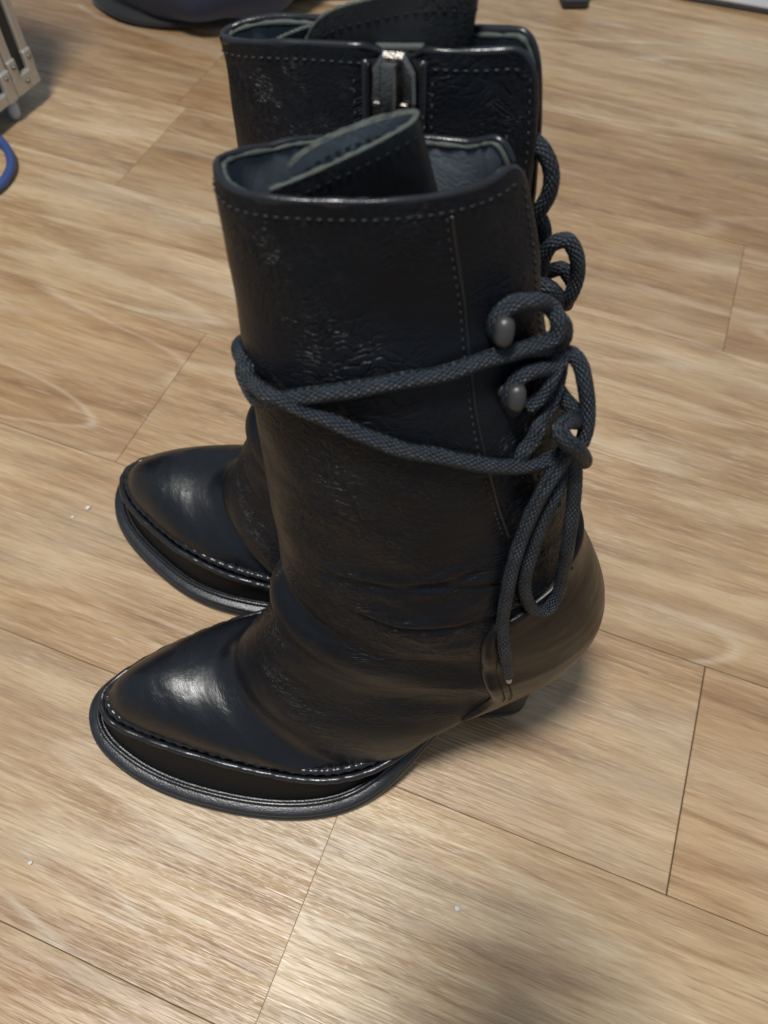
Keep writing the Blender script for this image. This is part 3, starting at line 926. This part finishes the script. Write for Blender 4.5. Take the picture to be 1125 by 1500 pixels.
#BOOTDATA-BEGIN
COUNTER = [(1.118, 3.02), (1.142, 2.55), (1.177, 2.30), (1.20, 2.12), (1.222, 1.92), (1.245, 1.81), (1.341, 1.70), (1.55, 1.64), (1.777, 1.69), (1.90, 1.78), (1.96, 1.84)]
T0 = UP_NEAR.k
boot_near = dict(up=UP_NEAR, near=LAT, far=MED, place=NEAR, gap=.40, corner=.085, far_drop=.085, seed=1.3,
    label="nearer black leather boot with grey laces wrapped round its shaft and tied in a bow",
    seam=[(0.05, 1.932), (0.051, 1.925), (0.167, 1.939), (0.274, 1.96), (0.376, 1.953), (0.488, 1.932), (0.59, 1.925), (0.734, 1.953), (0.882, 2.009)],
    counter=COUNTER,
    tongue=[dict(plan=[(0.9261, 0.205, 2.3697), (0.9736, 0.21, 2.3855), (1.0276, 0.22, 2.4018), (1.0949, 0.235, 2.4223), (1.1616, 0.25, 2.444), (1.2068, 0.262, 2.4615), (1.2285, 0.272, 2.4706), (1.2211, 0.285, 2.4686), (1.1838, 0.278, 2.4665), (1.124, 0.265, 2.4584), (1.0579, 0.252, 2.4453), (1.0045, 0.243, 2.4262), (0.9652, 0.236, 2.3959)], bottom=1.9, dir=(.28, .02, -.96), len=.55)],
    hooks=[((1.374, 0.061, 2.118), (0.26, -0.88, 0.39), (.18, 0, 1)), ((1.41, 0.004, 1.964), (0.37, -0.83, 0.41), (.18, 0, 1))],
    laces=[
        dict(pts=[(1.396, 0.0468, 2.0833), (1.3735, 0.0457, 2.1186), (1.3762, 0.0504, 2.1497), (1.4058, 0.0602, 2.1736), (1.4535, 0.068, 2.1709), (1.4999, 0.085, 2.136), (1.5172, 0.062, 2.1149), (1.5153, 0.05, 2.082), (1.4776, 0.0422, 2.069), (1.424, 0.0238, 2.0691), (1.365, 0.009, 2.0705), (1.3058, -0.0069, 2.0643), (1.2425, -0.0192, 2.0578), (1.1705, -0.0245, 2.0563), (1.0939, -0.0272, 2.0457), (1.0203, -0.0194, 2.0294), (0.9462, 0.0004, 1.9998), (0.8914, 0.0262, 1.9636), (0.8625, 0.0511, 1.9362), (0.8425, 0.0743, 1.9135), (0.8082, 0.1828, 1.8987), (0.8382, 0.2866, 1.8227), (0.9599, 0.399, 1.7446), (1.227, 0.4642, 1.8225), (1.4754, 0.3908, 1.8731), (1.5392, 0.324, 2.0061)]),
        dict(pts=[(1.5242, 0.1, 2.0937), (1.5362, 0.075, 2.0903), (1.5437, 0.07, 2.0506), (1.5301, 0.0736, 2.0219), (1.4858, 0.0538, 2.0406), (1.4447, 0.0458, 2.049)]),
        dict(pts=[(1.5313, 0.3431, 1.9657), (1.3269, 0.4446, 1.9216), (1.0187, 0.4356, 1.8607), (0.8538, 0.3163, 1.8791), (0.8074, 0.2187, 1.9452), (0.8289, 0.1078, 1.9824), (0.8344, 0.087, 1.971), (0.8517, 0.0516, 1.9822), (0.8758, 0.0122, 1.9993), (0.916, -0.0012, 1.9851), (0.9592, -0.0173, 1.9665), (1.0024, -0.0357, 1.9577), (1.0619, -0.0604, 1.9361), (1.1196, -0.0794, 1.916), (1.1801, -0.0944, 1.8943), (1.2434, -0.0999, 1.8784), (1.3122, -0.1055, 1.8519), (1.3798, -0.1044, 1.8241), (1.4501, -0.0946, 1.7971), (1.506, -0.0819, 1.7856), (1.5515, -0.07, 1.7915), (1.5784, -0.06, 1.8071), (1.5956, -0.05, 1.8164)]),
        dict(pts=[(1.4386, -0.0133, 1.9106), (1.4176, -0.013, 1.9509), (1.4196, -0.0066, 1.9812), (1.4439, 0.0067, 2.0093), (1.4854, 0.0226, 2.0078), (1.5168, 0.035, 1.9976), (1.5427, 0.05, 1.9969), (1.553, 0.07, 2.0149)]),
        dict(pts=[(1.4662, -0.0076, 1.915), (1.4853, -0.0042, 1.9242), (1.507, 0.0073, 1.9424), (1.5207, 0.02, 1.9701), (1.5317, 0.04, 1.9929), (1.5383, 0.06, 2.0136)]),
        dict(pts=[(1.5555, 0.085, 1.9901), (1.551, 0.055, 1.956), (1.5429, 0.03, 1.9204), (1.5256, -0, 1.8831), (1.4988, -0.0368, 1.8698), (1.4862, -0.0533, 1.8447), (1.4626, -0.072, 1.8242), (1.4524, -0.0834, 1.7827)]),
        dict(pts=[(1.549, 0.09, 1.9485), (1.5556, 0.08, 1.984), (1.5725, 0.07, 1.9997), (1.5914, 0.05, 1.9875), (1.6062, 0.02, 1.9492), (1.6199, -0.01, 1.8895), (1.6215, -0.035, 1.8371), (1.6079, -0.055, 1.8021), (1.5922, -0.06, 1.7912)]),
        dict(pts=[(1.5611, 0.05, 1.8953), (1.5808, 0.03, 1.8764), (1.6012, 0.01, 1.8622), (1.6203, -0, 1.8356)]),
        dict(pts=[(1.5879, -0.01, 1.8624), (1.5494, -0.05, 1.8886), (1.5488, -0.07, 1.8701), (1.5757, -0.075, 1.8331), (1.604, -0.07, 1.8033)]),
        dict(pts=[(1.6, -0.02, 1.8577), (1.5519, -0.06, 1.9112), (1.5285, -0.085, 1.9179), (1.5412, -0.1, 1.9025), (1.569, -0.105, 1.8742), (1.6044, -0.09, 1.8166), (1.6341, -0.06, 1.7454), (1.6404, -0.02, 1.7008)]),
        dict(pts=[(1.5819, -0.07, 1.8256), (1.6011, -0.09, 1.751), (1.6126, -0.12, 1.6547), (1.6187, -0.16, 1.5294), (1.6375, -0.17, 1.362), (1.6388, -0.1919, 1.2396), (1.6114, -0.2152, 1.2028), (1.5665, -0.2209, 1.2291), (1.5242, -0.2205, 1.3292), (1.5089, -0.2018, 1.4324), (1.5204, -0.175, 1.515), (1.535, -0.1446, 1.6051), (1.5564, -0.1168, 1.684), (1.5818, -0.08, 1.7394), (1.5817, -0.07, 1.8118)]),
        dict(pts=[(1.5791, -0.075, 1.8326), (1.5588, -0.0899, 1.7935), (1.5267, -0.1161, 1.74), (1.5055, -0.1351, 1.6749), (1.4844, -0.1631, 1.5761), (1.4682, -0.1976, 1.4793), (1.4626, -0.232, 1.3539), (1.4665, -0.2581, 1.2175), (1.4824, -0.2978, 1.1053), (1.5104, -0.323, 0.9599)], aglet=True),
        dict(pts=[(1.5164, -0.1268, 1.5811), (1.5518, -0.109, 1.6028), (1.5862, -0.0848, 1.6078)]),])
boot_far = dict(up=UP_FAR, near=MEDF, far=LAT, place=FAR, gap=.40, corner=.10, seed=5.9, zip_phi=1.697,
    label="farther black leather boot with a metal zip down the facing side of its shaft",
    thread=M_THREAD2,
    counter=COUNTER,
    tongue=[dict(plan=[(1.1072, -0.015, 2.4038), (1.116, -0.015, 2.4367), (1.1348, -0.01, 2.465), (1.1681, -0.005, 2.4896), (1.2198, -0, 2.51), (1.3348, 0.005, 2.5447), (1.4309, 0.01, 2.567), (1.4697, 0.025, 2.5592), (1.4527, 0.05, 2.5536), (1.3485, 0.06, 2.5261)], bottom=1.9, len=.5), dict(plan=[(1.0041, -0.02, 2.3914), (1.0298, -0.01, 2.4084), (1.0636, 0.01, 2.4219), (1.105, 0.03, 2.4337), (1.1717, 0.045, 2.4489)], bottom=1.9, len=.45)],
    hooks=[],
    laces=[
        dict(pts=[(1.6363, -0.02, 2.3049), (1.665, -0.02, 2.2834), (1.6903, -0.02, 2.2421), (1.6969, -0.02, 2.1857), (1.6849, -0.02, 2.1385), (1.6724, 0, 2.0843)]),
        dict(pts=[(1.6668, 0.02, 2.1097), (1.6982, 0, 2.0829), (1.7081, 0, 2.041), (1.7002, 0, 1.9905)]),
        dict(pts=[(1.724, -0.02, 1.9248), (1.7197, -0.03, 2.0131), (1.7359, -0.04, 2.0707), (1.7659, -0.04, 2.0866), (1.795, -0.04, 2.054), (1.8119, -0.04, 1.9955), (1.8105, -0.04, 1.9329), (1.7997, -0.03, 1.8836)]),
        dict(pts=[(1.708, 0.02, 1.9166), (1.7422, 0.02, 1.9376), (1.7716, 0.02, 1.9525), (1.8038, 0.02, 1.921)]),
        dict(pts=[(1.7169, -0.05, 1.948), (1.7496, -0.06, 1.9548), (1.7806, -0.05, 1.9235), (1.8067, -0, 1.8591)]),
        dict(pts=[(1.7013, 0, 1.9843), (1.7203, 0.03, 1.9277), (1.7415, 0.03, 1.8759), (1.7747, 0.04, 1.8139)]),])
#BOOTDATA-END
build_boot(boot_near)
build_boot(boot_far)
#REST
# ------------------------------------------------------------------ things behind and beside
M_ALU = plain("aluminium_rail", (.50, .48, .43), .42, .55, var=.12, scale=40, bump=.1)
M_PANEL = plain("black_panel", (.020, .021, .022), .5, var=.3, scale=200, bump=.5)
M_FOOT = plain("pale_foot", (.42, .47, .54), .4, .2, var=.1)
# equipment case on its feet, only its lower corner in view
d = np.array([.39, .92, 0]); d /= np.linalg.norm(d)
out = np.array([d[1], -d[0], 0]); zv = np.array([0, 0, 1.0])
Cn = np.array([-2.70, 5.35, .15])
case = empty("equipment_case", (Cn[0] * S, Cn[1] * S, 0))
tag(case, "black equipment case with pale metal edge rails standing at the left edge", "case")
o0 = np.array([Cn[0], Cn[1], 0])
Hc = 2.3
def part(name, mat, fn, **k):
    mb = MB(); fn(mb); return mb.build(name, mat, case, **k)
def P_(a, b, z): return Cn - o0 + d * a + out * b + zv * z
part("body_shell", M_PANEL, lambda m: m.box(P_(-1.2, -1.53, Hc / 2), d * 1.18, out * 1.5, zv * (Hc / 2 - .02), .02))
part("lid_shell", M_PANEL, lambda m: m.box(P_(.125, -1.53, Hc / 2), d * .105, out * 1.5, zv * (Hc / 2 - .02), .02))
part("edge_rail", M_ALU, lambda m: m.box(P_(-.045, -.022, Hc / 2), d * .040, out * .022, zv * Hc / 2, .008))
part("edge_rail", M_ALU, lambda m: m.box(P_(.042, -.022, Hc / 2), d * .038, out * .022, zv * Hc / 2, .008))
part("edge_rail", M_ALU, lambda m: m.box(P_(.215, -.022, Hc / 2), d * .034, out * .022, zv * Hc / 2, .008))
part("edge_rail", M_ALU, lambda m: m.box(P_(-1.24, -.020, .035), d * 1.15, out * .022, zv * .040, .008))
def brace(m):
    m.box(P_(.125, -.008, .06), d * .125, out * .022, zv * .062, .012)
    m.box(P_(.045, -.006, .17), d * .040, out * .021, zv * .07, .012)
    m.box(P_(.212, -.006, .17), d * .040, out * .021, zv * .07, .012)
part("corner_brace", M_ALU, brace)
part("corner_brace", M_ALU, lambda m: m.box(P_(-.05, -.006, .10), d * .046, out * .024, zv * .105, .012))
for a, z in ((.045, .19), (.212, .19), (-.05, .16), (.125, .06)):
    part("rivet", M_ZIP, lambda m: m.tube([P_(a, .012, z), P_(a, .026, z), P_(a, .032, z)], [.016, .014, .006], 10), smooth=True)
def foot(a):
    part("rubber_foot", M_FOOT, lambda m: m.tube([P_(a, -.07, .02), P_(a, -.07, -.10), P_(a, -.07, -.14), P_(a, -.07, -.148)], [.050, .050, .047, .038], 20), smooth=True)
foot(-.03); foot(-2.1)

# blue cable
M_CABLE = plain("blue_rubber", (.040, .075, .22), .45, var=.2, scale=30)
cab = [atp for atp in [(-3.6, 5.35, .05), (-3.15, 5.22, .10), (-2.86, 5.04, .10), (-2.70, 4.90, .07), (-2.615, 4.72, .05), (-2.62, 4.56, .04), (-2.66, 4.46, .04), (-2.78, 4.30, .04), (-3.1, 4.05, .04), (-3.7, 3.8, .04)]]
V, F = tube_geo(catmull(cab, .03), .030, 14)
tag(mesh_obj("cable", V, F, M_CABLE), "blue cable curving over the floor at the left edge", "cable")

# navy bag
def fabric(name, col):
    t = NT(name)
    co = t.n('ShaderNodeTexCoord').outputs['Object']
    n = t.noise(co, 22, 4, .6)
    wv = t.noise(t.mapping(co, (900, 900, 900)), 1.0, 1)
    return t.set(Base_Color=t.mix(n, tuple(c * .75 for c in col), tuple(c * 1.25 for c in col)), Roughness=.75,
                 Normal=t.bump(wv, .4, .0004, t.bump(n, .3, .004)), Sheen_Weight=.2)
M_NAVY = fabric("navy_fabric", (.016, .028, .075))
M_BLACKF = fabric("black_fabric", (.008, .008, .009))
bag = empty("bag", (-1.70 * S, 7.41 * S, 0))
tag(bag, "navy fabric bag with a black base lying behind the boots", "bag")
def blob(prof, seed, amp):
    a = np.linspace(0, 2 * np.pi, 72, endpoint=False)
    rows = []
    for r, z, ox in prof:
        k = 1 + amp * vnoise(np.cos(a) * 1.6 + seed, np.sin(a) * 1.6, z * 2) + amp * .5 * vnoise(np.cos(a) * 4 + seed, np.sin(a) * 4, z * 5)
        rows.append(np.column_stack([ox + r * k * np.cos(a) * 1.08, r * k * np.sin(a), np.full(72, z) + amp * .5 * vnoise(np.cos(a) * 3, np.sin(a) * 3, z * 3)]))
    G = np.array(rows)
    return G.reshape(-1, 3), grid_faces(len(prof), 72, True) + [tuple(range(71, -1, -1)), tuple((len(prof) - 1) * 72 + j for j in range(72))]
V, F = blob([(.70, .006, -.10), (.80, .012, -.10), (.83, .03, -.09), (.82, .06, -.06), (.78, .09, -.02)], 2.0, .03)  # black base, set to the left so it also stands in for shade there
V[:, 2] = np.maximum(V[:, 2], .004)
mesh_obj("bag_base_shade", V, F, M_BLACKF, bag)
V, F = blob([(.66, .012, .08), (.76, .03, .08), (.85, .10, .09), (.93, .26, .10), (.95, .5, .09), (.93, .75, .07), (.88, 1.0, .03), (.78, 1.25, 0), (.6, 1.45, 0), (.35, 1.55, 0), (.1, 1.57, 0)], 4.0, .11)
mesh_obj("bag_body", V, F, M_NAVY, bag)
a = np.linspace(0, 2 * np.pi, 90)
V, F = tube_geo(np.column_stack([.09 + 1.01 * np.cos(a), .94 * np.sin(a), .46 + .05 * np.sin(3 * a)]), .02, 8)
mesh_obj("seam_piping", V, F, M_NAVY, bag)
# dark pouch to its right
mb = MB(); mb.box((0, 0, .10), (.40, .05, 0), (-.05, .34, 0), (0, 0, .095), .06)
po = mb.build("pouch", M_BLACKF, None, smooth=True); po.location = (-.70 * S, 7.50 * S, 0)
tag(po, "flat black pouch on the floor beside the navy bag", "pouch")
# furniture leg
leg = empty("furniture_leg", (1.50 * S, 7.26 * S, 0))
tag(leg, "black furniture leg ending in a foot pad at the top edge", "furniture leg")
mb = MB(); mb.box((0, 0, 1.6), (.085, 0, 0), (0, .085, 0), (0, 0, 1.52), .012); mb.build("leg_tube", M_PANEL, leg)
mb = MB(); mb.box((0, 0, .045), (.115, .01, 0), (-.01, .115, 0), (0, 0, .044), .02); mb.build("foot_pad", M_PANEL, leg)
# white storage box
M_WHITE = plain("white_plastic", (.74, .78, .84), .4, var=.03, scale=20)
e = np.array([.955, -.296, 0]); bk = np.array([.296, .955, 0])
box = empty("storage_box", (3.14 * S, 7.13 * S, 0))
tag(box, "white box with a dark strip along its bottom edge", "box")
b0 = np.array([0, 0, 0.0])
mb = MB(); mb.box(b0 + e * .5 + bk * .62 + zv * .35, e * 1.6, bk * .6, zv * .322, .03); mb.build("box_body", M_WHITE, box)
mb = MB(); mb.box(b0 + e * .5 + bk * .62 + zv * .014, e * 1.58, bk * .59, zv * .012, .004); mb.build("base_strip", M_PANEL, box)
# the telephone the picture is taken with, its front glass turned up, just behind the viewpoint
M_GLASS = plain("dark_glass", (.012, .012, .014), .12, var=.05)
ph_ = empty("smartphone", (0, 0, CAMH * S))
tag(ph_, "dark smartphone held over the boots, its soft shadow falling at the bottom right", "smartphone")
fw, rt, upv = np.array(_f), np.array(_r2), np.array(_u2)
pc_ = -fw * .062 - rt * .14 - upv * .30
mb = MB(); mb.box(pc_, rt * .265, upv * .545, fw * .026, .012); mb.build("phone_body", M_PANEL, ph_)
mb = MB(); mb.box(pc_ - fw * .028, rt * .250, upv * .530, fw * .0015, .001); mb.build("screen", M_GLASS, ph_)
mb = MB(); mb.box(-fw * .030 - rt * .04 - upv * .03, rt * .10, upv * .10, fw * .006, .004); mb.build("camera_plate", M_PANEL, ph_)
# crumbs on the floor
M_CRUMB = plain("crumb", (.72, .70, .66), .7, var=.1, scale=500, bump=.6)
def crumb(x, y, r, label, seed):
    a = np.linspace(0, 2 * np.pi, 9, endpoint=False)
    rows = [(.55, 0.0), (1, .35), (.9, .8), (.45, 1.25), (.1, 1.4)]
    V = []
    for k, z in rows:
        for q in a:
            f = 1 + .35 * float(vnoise(math.cos(q) * 1.5 + seed, math.sin(q) * 1.5, z * 2))
            V.append((r * k * f * math.cos(q) * 1.25, r * k * f * math.sin(q), r * z * .7))
    o = mesh_obj("crumb", V, grid_faces(5, 9, True) + [tuple(36 + j for j in range(9))], M_CRUMB)
    o.location = (x * S, y * S, 0); o.rotation_euler = (0, 0, seed)
    tag(o, label, "crumb", "white crumbs on the floor")
crumb(-1.49, 2.02, .012, "larger white crumb left of the farther boot's toe", 1.0)
crumb(-1.555, 1.965, .008, "smaller white crumb just left of the larger one by the farther boot's toe", 2.0)
crumb(.325, .268, .011, "white crumb lying alone in front of the boots, toward the bottom right", 3.0)
crumb(-1.345, .385, .008, "tiny white crumb near the left edge below the nearer boot's toe", 4.0)
